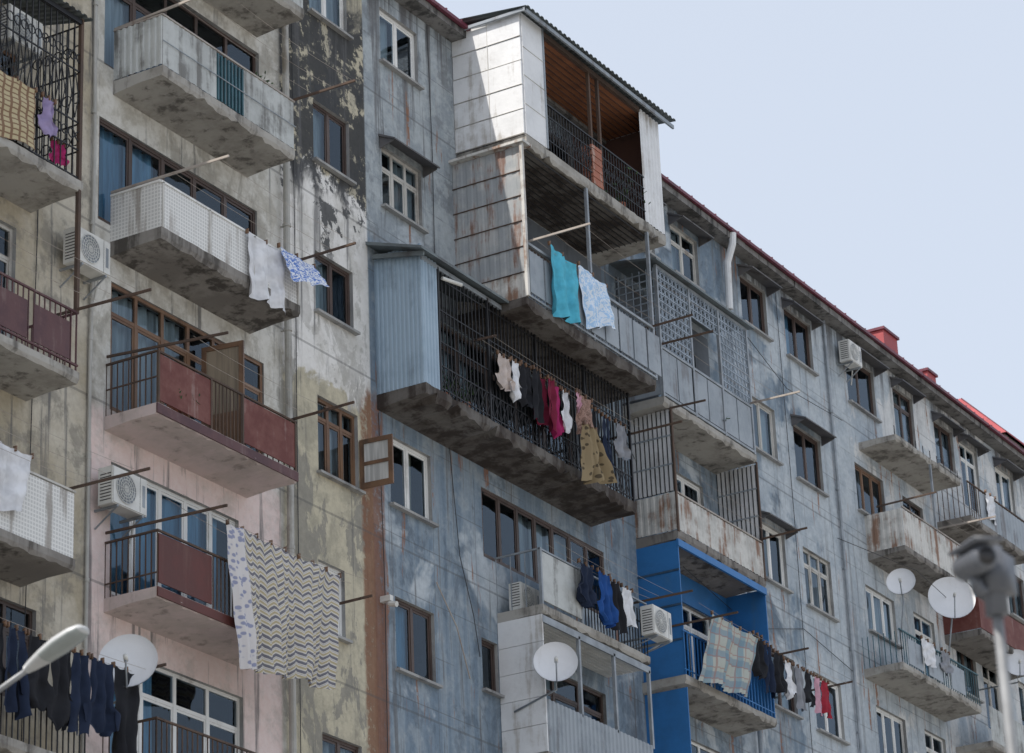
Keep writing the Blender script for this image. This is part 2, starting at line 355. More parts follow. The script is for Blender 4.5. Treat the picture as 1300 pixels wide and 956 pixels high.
# ------------------------------------------------------------------ main wall with real openings
W=MB(); U0,U1=18.,82.; ZT=29.77
us=sorted({U0,U1,*[round(x,4) for o in opens for x in o[:2]]}); zs=sorted({0.,ZT,*[round(x,4) for o in opens for x in o[2:]]})
for i in range(len(us)-1):
    cu=(us[i]+us[i+1])/2; run=None; col=[o for o in opens if o[0]<cu<o[1]]
    for j in range(len(zs)):
        cz=(zs[j]+zs[j+1])/2 if j<len(zs)-1 else None
        solid= cz is not None and not any(o[2]<cz<o[3] for o in col)
        if solid and run is None: run=zs[j]
        if not solid and run is not None:
            W.poly([(us[i],0,run),(us[i+1],0,run),(us[i+1],0,zs[j]),(us[i],0,zs[j])],'wall'); run=None
W.poly([(U0,12,0),(U0,0,0),(U0,0,ZT),(U0,12,ZT)],'wall'); W.poly([(U1,0,0),(U1,12,0),(U1,12,ZT),(U1,0,ZT)],'wall'); W.poly([(U1,12,0),(U0,12,0),(U0,12,ZT),(U1,12,ZT)],'wall')
W.build('facade_wall',BLD)
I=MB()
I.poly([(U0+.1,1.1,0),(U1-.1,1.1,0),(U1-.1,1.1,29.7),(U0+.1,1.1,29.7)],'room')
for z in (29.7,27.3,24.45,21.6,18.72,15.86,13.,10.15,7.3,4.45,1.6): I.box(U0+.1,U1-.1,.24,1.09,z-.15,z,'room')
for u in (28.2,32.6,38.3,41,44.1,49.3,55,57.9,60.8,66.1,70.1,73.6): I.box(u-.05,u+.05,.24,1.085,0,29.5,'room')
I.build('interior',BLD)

# ------------------------------------------------------------------ roof, eave, chimneys
RF=MB()
x=U0-.3
while x<U1:
    w=ru(1.6,2.6); j=ru(-.012,.012); RF.box(x,min(x+w-.02,U1+.3),-.34+j,-.002,29.73+j,29.87,'eave'); x+=w
x=U0-.3
while x<U1: w=ru(1.8,2.4); j=ru(-.012,.012); RF.box(x,x+w-.01,-.43+j,-.36,29.87+j,29.94+j,'roofred'); x+=w
RF.hexa([(U0-.3,-.42,29.885),(U1+.3,-.42,29.885),(U1+.3,6,31.8),(U0-.3,6,31.8),(U0-.3,-.42,29.92),(U1+.3,-.42,29.92),(U1+.3,6,31.86),(U0-.3,6,31.86)],'roofred')
RF.hexa([(U0-.3,6,31.8),(U1+.3,6,31.8),(U1+.3,12.4,29.885),(U0-.3,12.4,29.885),(U0-.3,6,31.86),(U1+.3,6,31.86),(U1+.3,12.4,29.92),(U0-.3,12.4,29.92)],'roofred')
x=U0
while x<U1: RF.beam((x,-.42,29.95),(x,6,31.89),.03,.05,'roofred'); x+=.55
for (u,y,w,h) in ((65.9,.75,.85,31.62),(68.7,.8,.55,31.45)):
    RF.box(u,u+w,y,y+.5,30.2,h,'roofbright'); RF.box(u-.05,u+w+.05,y-.05,y+.55,h,h+.07,'roofred')
RF.poly([(71.3,-.2,30.35),(82,-.2,30.35),(82,1.6,32.25),(72.9,1.6,32.25)],'roofbright'); RF.poly([(71.3,3.4,30.35),(71.3,-.2,30.35),(72.9,1.6,32.25)],'roofbright')
RF.poly([(82,3.4,30.35),(71.3,3.4,30.35),(72.9,1.6,32.25),(82,1.6,32.25)],'roofbright'); RF.box(71.4,82,-.1,3.3,30.0,30.35,'eave')
for i in range(20):
    t=73+i*.45; RF.beam((t,-.2,30.38),(t,1.6,32.27),.04,.05,'roofred')
RF.build('roof',BLD)

# ------------------------------------------------------------------ balconies
def slab(B,u0,u1,d,z0,z1,mat,rag=.014):
    n=max(3,int((u1-u0)/.13)); k=B.mi(mat); b=len(B.v)
    for i in range(n+1):
        u=u0+(u1-u0)*i/n; j=ru(-rag,rag); j2=ru(-rag,rag)
        if R()<.08: j+=rag*2.5; j2+=rag*2
        B.v+=[(u,-.001,z1),(u,-d-.02+j2*.4,z1),(u,-d-.02+j2*.5,z0+(z1-z0)*.35),(u,-d+.01-j,z0+j),(u,-d*.5,z0-.004+j*.3),(u,-.001,z0-.05)]
    for i in range(n):
        q=b+6*i
        for a in range(5): B.f.append((q+a,q+a+1,q+a+7,q+a+6)); B.m.append(k)
    for q in (b,b+6*n): B.f.append(tuple(q+a for a in range(6))); B.m.append(k)
def vb(B,u0,u1,z0,z1,d,step,mat,w=.016):
    n=max(1,round((u1-u0)/step))
    for i in range(n+1):
        u=u0+(u1-u0)*i/n; B.box(u-w/2,u+w/2,-d-w/2,-d+w/2,z0,z1,mat)
def sb(B,u,d0,d1,z0,z1,step,mat,w=.016):
    n=max(1,round((d1-d0)/step))
    for i in range(n+1):
        d=d0+(d1-d0)*i/n; B.box(u-w/2,u+w/2,-d-w/2,-d+w/2,z0,z1,mat)
def hr(B,u0,u1,z,d,mat,w=.035,h=.03): B.box(u0,u1,-d-w/2,-d+w/2,z-h/2,z+h/2,mat)
def sr(B,u,d0,d1,z,mat,w=.035,h=.03): B.box(u-w/2,u+w/2,-d1,-d0,z-h/2,z+h/2,mat)
def rod(B,u,d0,d1,z,mat='rustiron',dz=0.): 
    B.beam((u,-d0,z),(u+ru(-.06,.06),-d1,z+dz+ru(-.03,.03)),.028,.038,mat)
def ring(B,c,r,mat,ax='u',t=.007):
    pts=[]
    for i in range(11):
        a=2*math.pi*i/10
        if ax=='u': pts.append((c[0]+r*math.cos(a),c[1],c[2]+r*math.sin(a)))
        else: pts.append((c[0],c[1]+r*math.cos(a),c[2]+r*math.sin(a)))
    for a,b in zip(pts,pts[1:]): B.beam(a,b,t*2,t*2,mat)
LN=MB()
def wires(u0,u1,z,ds,sag=.05):
    for d in ds:
        sg=sag*ru(.6,1.6)
        pts=[(u0+(u1-u0)*i/8,-d,z-sg*(1-((i-4)/4)**2)) for i in range(9)]
        LN.tube(pts,.0035,'paleiron',4)
# B0 (above)
B=MB(); slab(B,33.8,37.7,.95,27.0,27.18,'slab'); B.corr((33.8,-.95,27.18),(3.9,0,0),(0,0,.9),(0,-1,0),.12,.015,'cream_panel'); B.build('balcony_B0',BLD)
# B1
B=MB(); slab(B,33.78,37.38,.95,24.22,24.40,'slab')
for a,b in ((33.8,35.22),(35.95,37.38)):
    B.corr((a,-.95,24.42),(b-a,0,0),(0,0,.86),(0,-1,0),.13,.006,'cream_panel')
B.corr((33.79,0,24.42),(0,-.95,0),(0,0,.86),(-1,0,0),.11,.018,'cream_panel'); B.corr((37.38,-.95,24.42),(0,.95,0),(0,0,.86),(1,0,0),.11,.016,'cream_panel')
vb(B,35.25,35.92,24.42,25.25,.95,.095,'iron_teal',.035); hr(B,33.78,37.4,25.3,.95,'paleiron'); sr(B,33.79,0,.95,25.3,'paleiron')
hr(B,33.78,37.4,24.83,.975,'steel',.012,.012)
rod(B,33.8,.0,2.15,25.33,'paleiron',.05); rod(B,37.38,.5,2.15,25.33); B.build('balcony_B1',BLD); wires(33.8,37.38,25.36,(1.3,1.7,2.1))
# B2
B=MB(); slab(B,33.76,37.44,.96,21.42,21.62,'slab_dark',.02)
B.box(33.78,37.42,-.97,-.94,21.62,22.36,'lattice'); B.box(33.76,33.79,-.94,-.0,21.62,22.38,'lattice'); B.box(37.4,37.43,-.94,0,21.62,22.36,'lattice')
hr(B,33.75,37.44,22.38,.96,'fwhite',.05,.035); sr(B,33.77,0,.95,22.4,'fwhite',.05,.035)
for u in (33.8,35.0,36.2,37.4): B.box(u-.02,u+.02,-.985,-.972,21.62,22.38,'fgrey')
rod(B,33.77,0,2.2,22.46,'paleiron',.03); rod(B,37.44,.5,2.1,22.42); B.build('balcony_B2',BLD); wires(33.78,37.44,22.46,(1.2,1.6,2.05))
# B3
B=MB(); slab(B,33.68,37.32,.96,18.55,18.72,'slab_pink'); B.box(33.67,37.33,-.99,-.965,18.56,18.71,'maroon')
for a,b in ((33.72,35.06),(35.86,37.3)):
    B.box(a,b,-.965,-.945,18.78,19.52,'red_panel')
    for u in (a+.01,b-.01): B.box(u-.02,u+.02,-.975,-.935,18.72,19.56,'rustiron')
vb(B,35.08,35.84,18.72,19.54,.955,.1,'rustiron'); sb(B,33.71,0,.95,18.72,19.54,.11,'rustiron'); sb(B,37.3,0,.95,18.72,19.54,.11,'rustiron')
hr(B,33.7,37.32,19.56,.955,'rustiron'); sr(B,33.71,0,.95,19.56,'rustiron'); sr(B,33.71,0,.95,19.15,'rustiron',.02,.02); sr(B,37.3,0,.95,19.56,'rustiron')
rod(B,33.72,0,2.2,19.7,'rustiron',-.13); rod(B,37.31,.5,2.1,19.62)
def leaf(B,u,y0,du,dy,z0,z1,mat,glassmat='glass',lower=.0):
    a=Vector((u,y0,z0)); e=Vector((du,dy,0)); n=Vector((dy,-du,0)).normalized()*.02
    def bar(t0,t1,za,zb):
        p=a+e*t0;q=a+e*t1
        B.hexa([p-n+Vector((0,0,za-z0)),q-n+Vector((0,0,za-z0)),q+n+Vector((0,0,za-z0)),p+n+Vector((0,0,za-z0)),p-n+Vector((0,0,zb-z0)),q-n+Vector((0,0,zb-z0)),q+n+Vector((0,0,zb-z0)),p+n+Vector((0,0,zb-z0))],mat)
    L=e.length; w=.08/L
    bar(0,w,z0,z1); bar(1-w,1,z0,z1); bar(w,1-w,z1-.08,z1); bar(w,1-w,z0,z0+.1+lower)
    if not lower: bar(w,1-w,(z0+z1)/2-.03,(z0+z1)/2+.03)
    p=a+e*w;q=a+e*(1-w); GL.poly([(p.x,p.y,z0+.05),(q.x,q.y,z0+.05),(q.x,q.y,z1-.05),(p.x,p.y,z1-.05)],glassmat)
leaf(B,36.1,-.02,.12,-.72,18.78,20.65,'fwood','board',lower=.6)
B.build('balcony_B3',BLD); wires(33.72,37.3,19.64,(1.2,1.6))
# B4
B=MB(); slab(B,33.72,37.3,.96,15.72,15.88,'slab_pink'); B.box(33.71,37.31,-.99,-.965,15.73,15.87,'maroon2')
B.box(33.76,35.06,-.965,-.945,15.95,16.70,'maroon2')
vb(B,35.1,37.28,15.88,16.72,.955,.1,'rustiron'); sb(B,33.74,0,.95,15.88,16.72,.11,'rustiron')
hr(B,33.72,37.3,16.74,.955,'rustiron'); sr(B,33.74,0,.95,16.74,'rustiron'); sr(B,33.74,0,.95,16.1,'rustiron',.02,.02)
rod(B,33.75,0,2.2,16.9,'rustiron',-.03); rod(B,38.6,.0,1.5,16.9,'rustiron'); B.build('balcony_B4',BLD); wires(33.75,38.6,17.2,(1.1,1.4),.1)
# B5 lower
B=MB(); slab(B,33.72,37.3,.96,12.87,13.03,'slab'); vb(B,33.74,37.28,13.03,13.9,.955,.12,'rustiron'); sb(B,33.74,0,.95,13.03,13.9,.12,'rustiron'); hr(B,33.72,37.3,13.92,.955,'rustiron'); sr(B,33.74,0,.95,13.92,'rustiron')
for k in range(4): slab(B,33.72,37.3,.96,1.5+k*2.85,1.66+k*2.85,'slab'); B.box(33.75,37.27,-.96,-.93,1.66+k*2.85,2.55+k*2.85,'cream_panel')
B.build('balcony_lower',BLD)
# A1 wrought-iron cage
B=MB(); slab(B,28,31.86,.95,21.42,21.60,'slab'); 
for z in (21.65,22.1,22.55,23.4,24.2): hr(B,28,31.82,z,.93,'iron',.02,.02); sr(B,31.81,0,.93,z,'iron',.02,.02)
vb(B,28,31.8,21.6,24.2,.93,.14,'iron',.016); sb(B,31.81,.0,.93,21.6,24.2,.14,'iron',.016)
for i in range(24):
    for z in (22.32,23.62): ring(B,(28.1+i*.16,-.935,z),.075,'iron')
for i in range(24):
    B.beam((28+i*.16,-.94,22.6),(28.16+i*.16,-.94,23.35),.012,.012,'iron'); B.beam((28.16+i*.16,-.94,22.6),(28+i*.16,-.94,23.35),.012,.012,'iron')
for i in range(5):
    for z in (22.3,23.0,23.8): ring(B,(31.815,-.1-i*.19,z),.085,'iron','y')
B.corr((27.8,-1.05,24.3),(4.15,0,0),(0,1.05,.25),(0,0,1),.14,.03,'roofcorr'); B.box(28,31.8,-.96,-.9,24.2,24.28,'iron')
B.box(31.78,31.84,-.96,-.9,19.5,24.3,'rustiron'); B.build('balcony_A1',BLD)
# A2
B=MB(); slab(B,28,31.86,.95,18.42,18.58,'slab')
for a in (28.1,29.0,29.9,30.85): B.box(a,a+.8,-.95,-.93,18.72,19.30,'maroon')
vb(B,28,31.8,18.58,19.5,.94,.12,'maroon'); sb(B,31.81,0,.94,18.58,19.5,.12,'maroon'); hr(B,28,31.84,19.5,.94,'maroon'); hr(B,28,31.84,18.68,.94,'maroon'); sr(B,31.81,0,.94,19.5,'maroon')
rod(B,31.8,.4,2.25,19.56); B.build('balcony_A2',BLD); wires(28,31.8,19.6,(1.3,1.6,2))
# A3
B=MB(); slab(B,28,31.84,.95,15.6,15.76,'slab_dark'); B.box(28,31.8,-.96,-.93,15.76,16.72,'lattice'); B.box(31.78,31.81,-.93,0,15.76,16.72,'lattice'); hr(B,28,31.84,16.76,.945,'fgrey')
rod(B,31.8,.4,2.25,16.82); B.build('balcony_A3',BLD); wires(28,31.8,16.86,(1.1,1.3,1.6,2))
B=MB(); slab(B,28,32.2,.95,12.75,12.92,'slab'); vb(B,28,32.15,12.92,13.8,.94,.12,'iron'); hr(B,28,32.2,13.8,.94,'iron'); rod(B,33.2,.0,1.5,14.45); 
B.build('balcony_A4',BLD); wires(28,33.2,14.45,(1.0,1.2))
# E1 tower box
B=MB(); slab(B,44.15,49.62,1.5,27.14,27.36,'slab',.02)
for i in range(5):
    z=27.38+i*.51; B.box(44.12+ru(-.006,.006),44.16,-1.5,-.01,z,z+.495,'white_panel')
    B.box(44.108,44.12,-1.51,-.0,z-.006,z+.003,'fgrey')
B.box(44.112,44.12,-.79,-.78,27.38,29.9,'fgrey')
B.box(44.17,44.95,-1.52,-1.48,27.38,29.93,'white_panel'); B.box(44.93,44.97,-1.54,-1.46,27.38,29.93,'grey_panel')
for z in (28.,28.6,29.2): B.box(44.17,44.93,-1.53,-1.521,z,z+.012,'fgrey')
B.corr((48.82,-1.5,27.38),(.8,0,0),(0,0,2.5),(0,-1,0),.13,.02,'white_panel'); B.corr((49.62,-1.5,27.38),(0,1.5,0),(0,0,2.5),(1,0,0),.13,.02,'white_panel')
B.poly([(44.2,-1.48,29.82),(49.6,-1.48,29.82),(49.6,-.01,29.82),(44.2,-.01,29.82)],'ceilwood')
for i in range(11): B.box(44.2,49.6,-.15-i*.13,-.14-i*.13,29.79,29.815,'brownwall')
B.poly([(49.58,-1.46,27.4),(49.58,-.02,27.4),(49.58,-.02,29.8),(49.58,-1.46,29.8)],'brownwall')
B.box(44.2,45.09,-.03,-.004,27.37,29.7,'brownwall'); B.box(48.71,49.56,-.03,-.004,27.37,29.7,'brownwall')
hr(B,44.97,48.82,29.85,1.49,'rustiron',.06,.1)
for u in (46.78,47.14): B.box(u-.03,u+.03,-1.5,-1.44,27.38,29.8,'rustiron')
for k in range(11):
    o=.01*(k%2); B.box(46.7+o,47.08+o*.5,-1.53+o,-1.3,27.37+k*.077,27.37+k*.077+.068,'brick_r')
vb(B,45,48.8,27.38,28.34,1.5,.11,'iron'); hr(B,44.97,48.84,28.35,1.5,'iron'); hr(B,44.97,48.84,27.6,1.5,'iron',.02,.02); hr(B,44.97,48.84,28.1,1.5,'iron',.02,.02)
for i in range(34): ring(B,(45.05+i*.112,-1.505,27.85),.05,'iron','u',.005)
for i in range(17): B.beam((45+i*.22,-1.505,27.6),(45.22+i*.22,-1.505,28.1),.01,.01,'iron'); B.beam((45.22+i*.22,-1.505,27.6),(45+i*.22,-1.505,28.1),.01,.01,'iron')
B.corr((43.98,-1.74,29.93),(6.0,0,.08),(0,1.75,.2),(0,0,1),.17,.035,'roofcorr')
B.box(44.0,49.96,-1.7,-1.66,29.84,29.92,'grey_panel'); B.box(44.02,44.06,-1.7,0,29.86,29.92,'grey_panel')
B.build('balcony_E1',BLD)
# E2
B=MB(); slab(B,43.9,48.82,1.5,23.78,23.98,'slab_rust',.02)
for i in range(6):
    z=24.0+i*.512; B.corr((43.98,-.01,z),(0,-1.5,0),(0,0,.5),(-1,0,0),.2,.008,'rusty_grey' if i else 'rusty_white')
    B.box(43.955,43.98,-1.51,0,z-.010,z+.004,'rustiron')
B.box(43.9,43.97,-1.56,-1.5,24,27.1,'rusty_white'); B.box(43.86,44.2,-1.6,0,27.08,27.13,'rusty_white')
vb(B,44.0,48.8,24.0,25.0,1.5,.12,'steel'); 
x=44.05
while x<48.7: B.box(x,x+.5,-1.53,-1.51,24.12,24.95,'grey_panel'); x+=.56
hr(B,43.95,48.84,25.08,1.51,'steel',.05,.05); hr(B,43.95,48.84,24.04,1.51,'steel',.04,.04)
for u in (46.42,48.85): B.box(u-.03,u+.03,-1.52,-1.46,24,27.15,'steel')
B.poly([(44,-1.48,27.09),(49,-1.48,27.09),(49,-.01,27.09),(44,-.01,27.09)],'slab_rust')
for i in range(11): B.box(44,49,-.15-i*.13,-.142-i*.13,27.06,27.085,'dark')
B.box(48.51,49.6,-.03,-.004,24.,27.05,'shade_wall'); B.box(44.0,48.51,-.03,-.004,26.51,27.05,'shade_wall')  # added dark sheets: painted shade on the back wall
rod(B,44.1,1.2,2.8,25.15,'paleiron'); rod(B,48.8,1.0,2.4,25.1); B.build('balcony_E2',BLD); wires(44.1,48.8,25.2,(1.6,2.0,2.6))
# E3 large cage
B=MB(); slab(B,41.2,48.68,.98,21.32,21.54,'slab_rust',.035)
B.corr((41.21,0,21.54),(0,-.97,0),(0,0,2.62),(-1,0,0),.085,.018,'blue_corr')
B.corr((41.2,-.97,21.54),(.5,0,0),(0,0,2.42),(0,-1,0),.085,.018,'blue_corr')
B.hexa([(40.95,-1.15,23.93),(48.75,-1.15,23.93),(48.75,0,24.3),(40.95,0,24.3),(40.95,-1.15,23.98),(48.75,-1.15,23.98),(48.75,0,24.36),(40.95,0,24.36)],'roofcorr')
B.box(41.2,48.7,-.99,-.93,23.85,23.93,'grey_panel'); B.beam((41.1,-.05,24.1),(41.1,-1.1,23.9),.05,.08,'roofcorr')
vb(B,41.75,48.62,21.54,23.86,.965,.125,'iron',.020); sb(B,48.64,0,.96,21.54,23.9,.12,'iron')
for z in (21.62,22.05,22.5,23.1,23.7): hr(B,41.72,48.66,z,.965,'iron',.022,.022)
for u in (41.74,43.4,45.1,46.9,48.64): B.box(u-.022,u+.022,-.99,-.94,21.54,23.9,'iron')
for i in range(27): B.beam((41.75+i*.25,-.975,21.62),(42.+i*.25,-.975,22.05),.012,.012,'iron'); B.beam((42.+i*.25,-.975,21.62),(41.75+i*.25,-.975,22.05),.012,.012,'iron')
B.box(41.4,42.98,-.03,-.004,21.6,24.,'shade_wall'); B.box(42.98,48.62,-.03,-.004,23.72,24.,'shade_wall'); B.box(48.21,48.62,-.03,-.004,21.6,23.72,'shade_wall')  # cage interior shade put into colour by thin sheets over the wall
rod(B,48.66,.3,2.1,22.95); rod(B,43.0,.9,1.35,22.95); B.tube([(41.85,-1.0,23.72),(42.3,-1.12,23.72)],.035,'white_pl'); B.build('balcony_E3',BLD); wires(43.0,48.66,22.95,(1.05,1.3),.03)
# E4/E5
B=MB(); slab(B,45.0,49.0,.92,18.42,18.58,'slab')
B.box(45.02,46.45,-.93,-.9,18.66,19.58,'cream_panel'); B.box(45.0,45.05,-.94,-.88,18.58,19.64,'steel'); B.box(46.43,46.48,-.94,-.88,18.58,19.64,'steel')
vb(B,46.5,48.96,18.58,19.45,.91,.11,'iron'); hr(B,45.,49,19.62,.91,'steel'); hr(B,46.4,49,19.2,.915,'iron',.02,.02); sr(B,45.02,0,.9,19.62,'steel'); sb(B,45.02,.0,.9,18.58,19.6,.3,'steel')
for i in range(9): B.box(45.06,48.98,-.09-i*.095,-.01-i*.095,18.345-.003*(i%2),18.36,'white_pl')
for i in range(5): B.box(44.98,45.02,-.92,-.01,15.9+i*.5,15.9+i*.5+.49,'white_panel')
B.box(45.0,49.,-.93,-.89,18.25,18.38,'steel'); slab(B,44.95,49,.92,15.7,15.88,'slab'); B.corr((45.03,-.91,15.9),(3.9,0,0),(0,0,.95),(0,-1,0),.14,.02,'grey_panel')
for u in (46.3,47.6,48.95): B.box(u-.03,u+.03,-.93,-.87,16.8,18.3,'steel')
rod(B,49.0,.2,1.9,19.7); B.build('balcony_E4',BLD); wires(45.1,49,19.72,(1.0,1.2,1.5))
# F2 lattice
B=MB(); slab(B,50.2,54.28,.93,24.08,24.25,'slab',.02)
x=50.25
while x<54.1: B.box(x,min(x+.62,54.22),-.95,-.92,24.36,25.28,'grey_panel'); x+=.66
B.box(50.18,50.21,-.92,0,24.3,25.3,'grey_panel')
for u in (50.22,51.6,52.9,54.22): B.box(u-.03,u+.03,-.97,-.91,24.25,27.1,'steel')
hr(B,50.2,54.25,25.32,.94,'steel',.05,.05); hr(B,50.2,54.25,24.3,.94,'steel',.05,.05); hr(B,50.2,54.25,27.08,.94,'steel',.05,.06)
def lat(u0,u1,z0,z1):
    n=round((u1-u0)/.17); m=round((z1-z0)/.17)
    for i in range(n+1): u=u0+(u1-u0)*i/n; B.box(u-.012,u+.012,-.95,-.93,z0,z1,'grid')
    for i in range(m+1): z=z0+(z1-z0)*i/m; B.box(u0,u1,-.952,-.928,z-.012,z+.012,'grid')
    for i in range(n):
        for j in range(m): ring(B,(u0+(u1-u0)*(i+.5)/n,-.94,z0+(z1-z0)*(j+.5)/m),.055,'grid','u',.006)
lat(50.24,51.58,25.34,27.05); lat(52.92,54.2,25.34,27.05); lat(51.62,52.88,26.5,27.05)
for i in range(6): B.box(50.19,50.21,-.1-i*.16,-.085-i*.16,25.3,27.05,'grid')
for i in range(11): B.box(50.188,50.212,-.92,0,25.35+i*.16,25.37+i*.16,'grid')
B.box(50.25,51.79,-.03,-.004,24.3,27.1,'shade_wall'); B.box(53.61,54.25,-.03,-.004,24.3,27.1,'shade_wall'); B.box(51.79,53.61,-.03,-.004,26.51,27.1,'shade_wall')  # sheets painted dark for the shade behind the lattice
B.hexa([(50,-1.08,27.12),(54.4,-1.08,27.12),(54.4,0,27.3),(50,0,27.3),(50,-1.08,27.16),(54.4,-1.08,27.16),(54.4,0,27.34),(50,0,27.34)],'roofcorr')
rod(B,50.25,.6,2.1,25.38); rod(B,54.2,.5,2.1,25.4,'paleiron'); B.build('balcony_F2',BLD); wires(50.25,54.2,25.42,(1.2,1.6))
# F3
B=MB(); slab(B,50.48,54.3,.93,21.36,21.53,'slab_dark',.02)
B.corr((50.5,-.93,21.55),(3.78,0,0),(0,0,.75),(0,-1,0),.14,.012,'rusty_white'); hr(B,50.48,54.3,22.33,.94,'paleiron')
B.corr((50.5,0,21.55),(0,-.92,0),(0,0,.78),(-1,0,0),.14,.012,'rusty_white')
B.box(50.52,50.54,-.92,-.01,22.36,24.05,'dark'); B.box(54.29,54.31,-.93,0,21.6,24.05,'dark')  # dark sheets behind the slats, painted shade for the gaps
for i in range(9):
    d=.03+i*.1; B.box(50.48,50.515,-d-.06,-d,22.36,24.07,'stripe_corr'); B.box(54.25,54.285,-d-.06,-d,22.3,24.05,'stripe_corr')
for z in (22.9,23.5): B.box(50.465,50.48,-.92,0,z,z+.03,'grey_panel'); B.box(54.235,54.25,-.92,0,z,z+.03,'grey_panel')
B.box(50.47,50.53,-.96,-.93,21.5,24.1,'rustiron'); B.box(54.25,54.3,-.96,-.935,21.5,24.1,'rustiron')
rod(B,54.28,.6,2.0,22.4); rod(B,50.5,.6,1.7,24.1); B.build('balcony_F3',BLD); wires(50.5,54.3,22.45,(1.2,1.5))
# F4
B=MB(); slab(B,50.4,54.3,.93,18.42,18.58,'slab')
B.box(50.47,50.5,-.92,0,18.58,21.32,'blue_paint'); B.box(54.27,54.3,-.92,0,18.58,21.32,'blue_paint'); B.box(50.45,54.3,-.95,-.9,21.2,21.34,'blue_paint')
for z in (19.3,20.0,20.7): B.box(50.45,50.469,-.92,-.0,z,z+.04,'iron_blue')
B.box(50.51,51.19,-.04,-.004,18.6,21.3,'blue_paint'); B.box(53.61,54.26,-.04,-.004,18.6,21.3,'blue_paint'); B.box(51.19,53.61,-.04,-.004,20.71,21.3,'blue_paint')
vb(B,50.45,54.27,18.58,19.45,.93,.14,'blue_paint',.022); hr(B,50.4,54.3,19.47,.93,'blue_paint'); hr(B,50.4,54.3,18.7,.93,'blue_paint',.02,.02)
rod(B,50.45,.2,2.1,19.6); rod(B,54.3,.2,1.8,19.9); rod(B,57.2,0,1.4,19.95)
B.corr((50.5,-.93,15.9),(3.78,0,0),(0,0,.85),(0,-1,0),.14,.012,'cream_panel'); slab(B,50.4,54.3,.93,15.7,15.88,'slab'); B.box(50.47,50.5,-.92,0,15.9,18.35,'blue_paint')
B.build('balcony_F4',BLD); wires(50.45,54.3,19.95,(1.0,1.3)); wires(54.3,57.2,19.95,(1.0,1.3))
# J column
B=MB(); slab(B,61.95,65.75,.93,27.02,27.16,'slab',.02); vb(B,62,65.7,27.16,27.4,.9,.4,'iron')
slab(B,61.9,65.4,.93,24.28,24.42,'slab_dark',.02); B.corr((61.92,-.93,24.42),(3.4,0,0),(0,0,.9),(0,-1,0),.15,.015,'rusty_white'); B.corr((61.9,0,24.42),(0,-.93,0),(0,0,.9),(-1,0,0),.15,.015,'rusty_white'); hr(B,61.9,65.4,25.36,.94,'paleiron')
B.box(63.9,63.95,-.95,-.9,25.3,27.0,'steel'); rod(B,65.3,.3,1.9,25.9,'paleiron'); rod(B,61.95,.3,1.8,25.5); wires(61.9,65.3,25.6,(1.2,1.5))
slab(B,61.1,65.6,.93,21.3,21.45,'slab',.02); vb(B,61.15,65.55,21.45,22.2,.93,.13,'iron_teal'); sb(B,61.15,0,.93,21.45,22.2,.13,'iron_teal'); hr(B,61.1,65.6,22.22,.93,'iron_teal'); 
for x in (61.5,62.6,63.9): B.box(x,x+.8,-.95,-.935,21.5,22.1,'grey_panel')
for k in range(2): slab(B,61.3,65.6,.93,18.4-2.85*k,18.56-2.85*k,'slab'); B.corr((61.3,-.93,18.56-2.85*k),(4.2,0,0),(0,0,.9),(0,-1,0),.15,.015,'cream_panel')
B.build('balcony_J',BLD)
B=MB(); slab(B,66.2,70,.93,26.25,26.4,'slab_dark',.02); vb(B,66.2,70,26.4,27.25,.93,.14,'rustiron'); B.corr((66.9,-.94,26.4),(3.1,0,0),(0,0,.82),(0,-1,0),.2,.01,'grey_panel'); hr(B,66.2,70,27.28,.93,'rustiron'); sb(B,66.2,0,.93,26.4,27.25,.14,'rustiron')
slab(B,66.1,70,.93,23.35,23.5,'slab_dark'); B.box(66.1,70,-.95,-.92,23.52,24.3,'red_panel'); B.box(66.1,66.12,-.92,0,23.52,24.3,'red_panel'); hr(B,66.1,70,24.34,.93,'rustiron')
for k in range(3): slab(B,66.1,70,.93,20.6-2.85*k,20.75-2.85*k,'slab'); B.corr((66.1,-.93,20.75-2.85*k),(3.9,0,0),(0,0,.85),(0,-1,0),.15,.015,['cream_panel','grey_panel','rusty_white'][k])
for k in range(4): slab(B,73.5,77,.93,26.25-2.85*k,26.4-2.85*k,'slab'); B.corr((73.5,-.93,26.4-2.85*k),(3.5,0,0),(0,0,.85),(0,-1,0),.15,.015,['cream_panel','grey_panel','rusty_white','blue_corr'][k])
B.build('balcony_K',BLD)

B=MB(); leaf(B,40.6,-.02,.06,-.62,19.62,20.5,'fwood','curtW'); B.build('open_shutter',BLD)
P=MB()
def dpipe(u,z0,z1,r,mat,d=.13):
    pts=[]; z=z1
    while z>z0: pts.append((u+ru(-.012,.012),-d+ru(-.01,.01),z)); z-=2.1
    pts.append((u,-d,z0)); P.tube(pts,r,mat,10)
    z=z0+.8
    while z<z1: P.tube([(u,-d,z),(u,-d,z+.06)],r*1.25,mat,10); P.beam((u,-d,z+.03),(u,0,z+.03),.03,.02,mat); z+=1.9
dpipe(38.34,0,29.7,.058,'pipe'); dpipe(55.2,0,28.1,.05,'grey_panel')
P.tube([(55.15,-.38,29.85),(55.15,-.36,29.6),(55.16,-.2,29.2),(55.18,-.16,28.1)],.08,'white_panel',10)
dpipe(33.26,0,29.7,.03,'pipe',.05); dpipe(60.4,0,29.7,.035,'steel',.06)
P.build('drainpipes',BLD)
def cable(pts): LN.tube(pts,.008,'dark',5)
cable([(43.2,-.03,29.7),(43.25,-.03,27),(43.2,-.03,24.3)]); cable([(43.5,-.03,21.3),(43.7,-.05,19.3),(44.1,-.05,18.3),(44.3,-.03,17.6)])
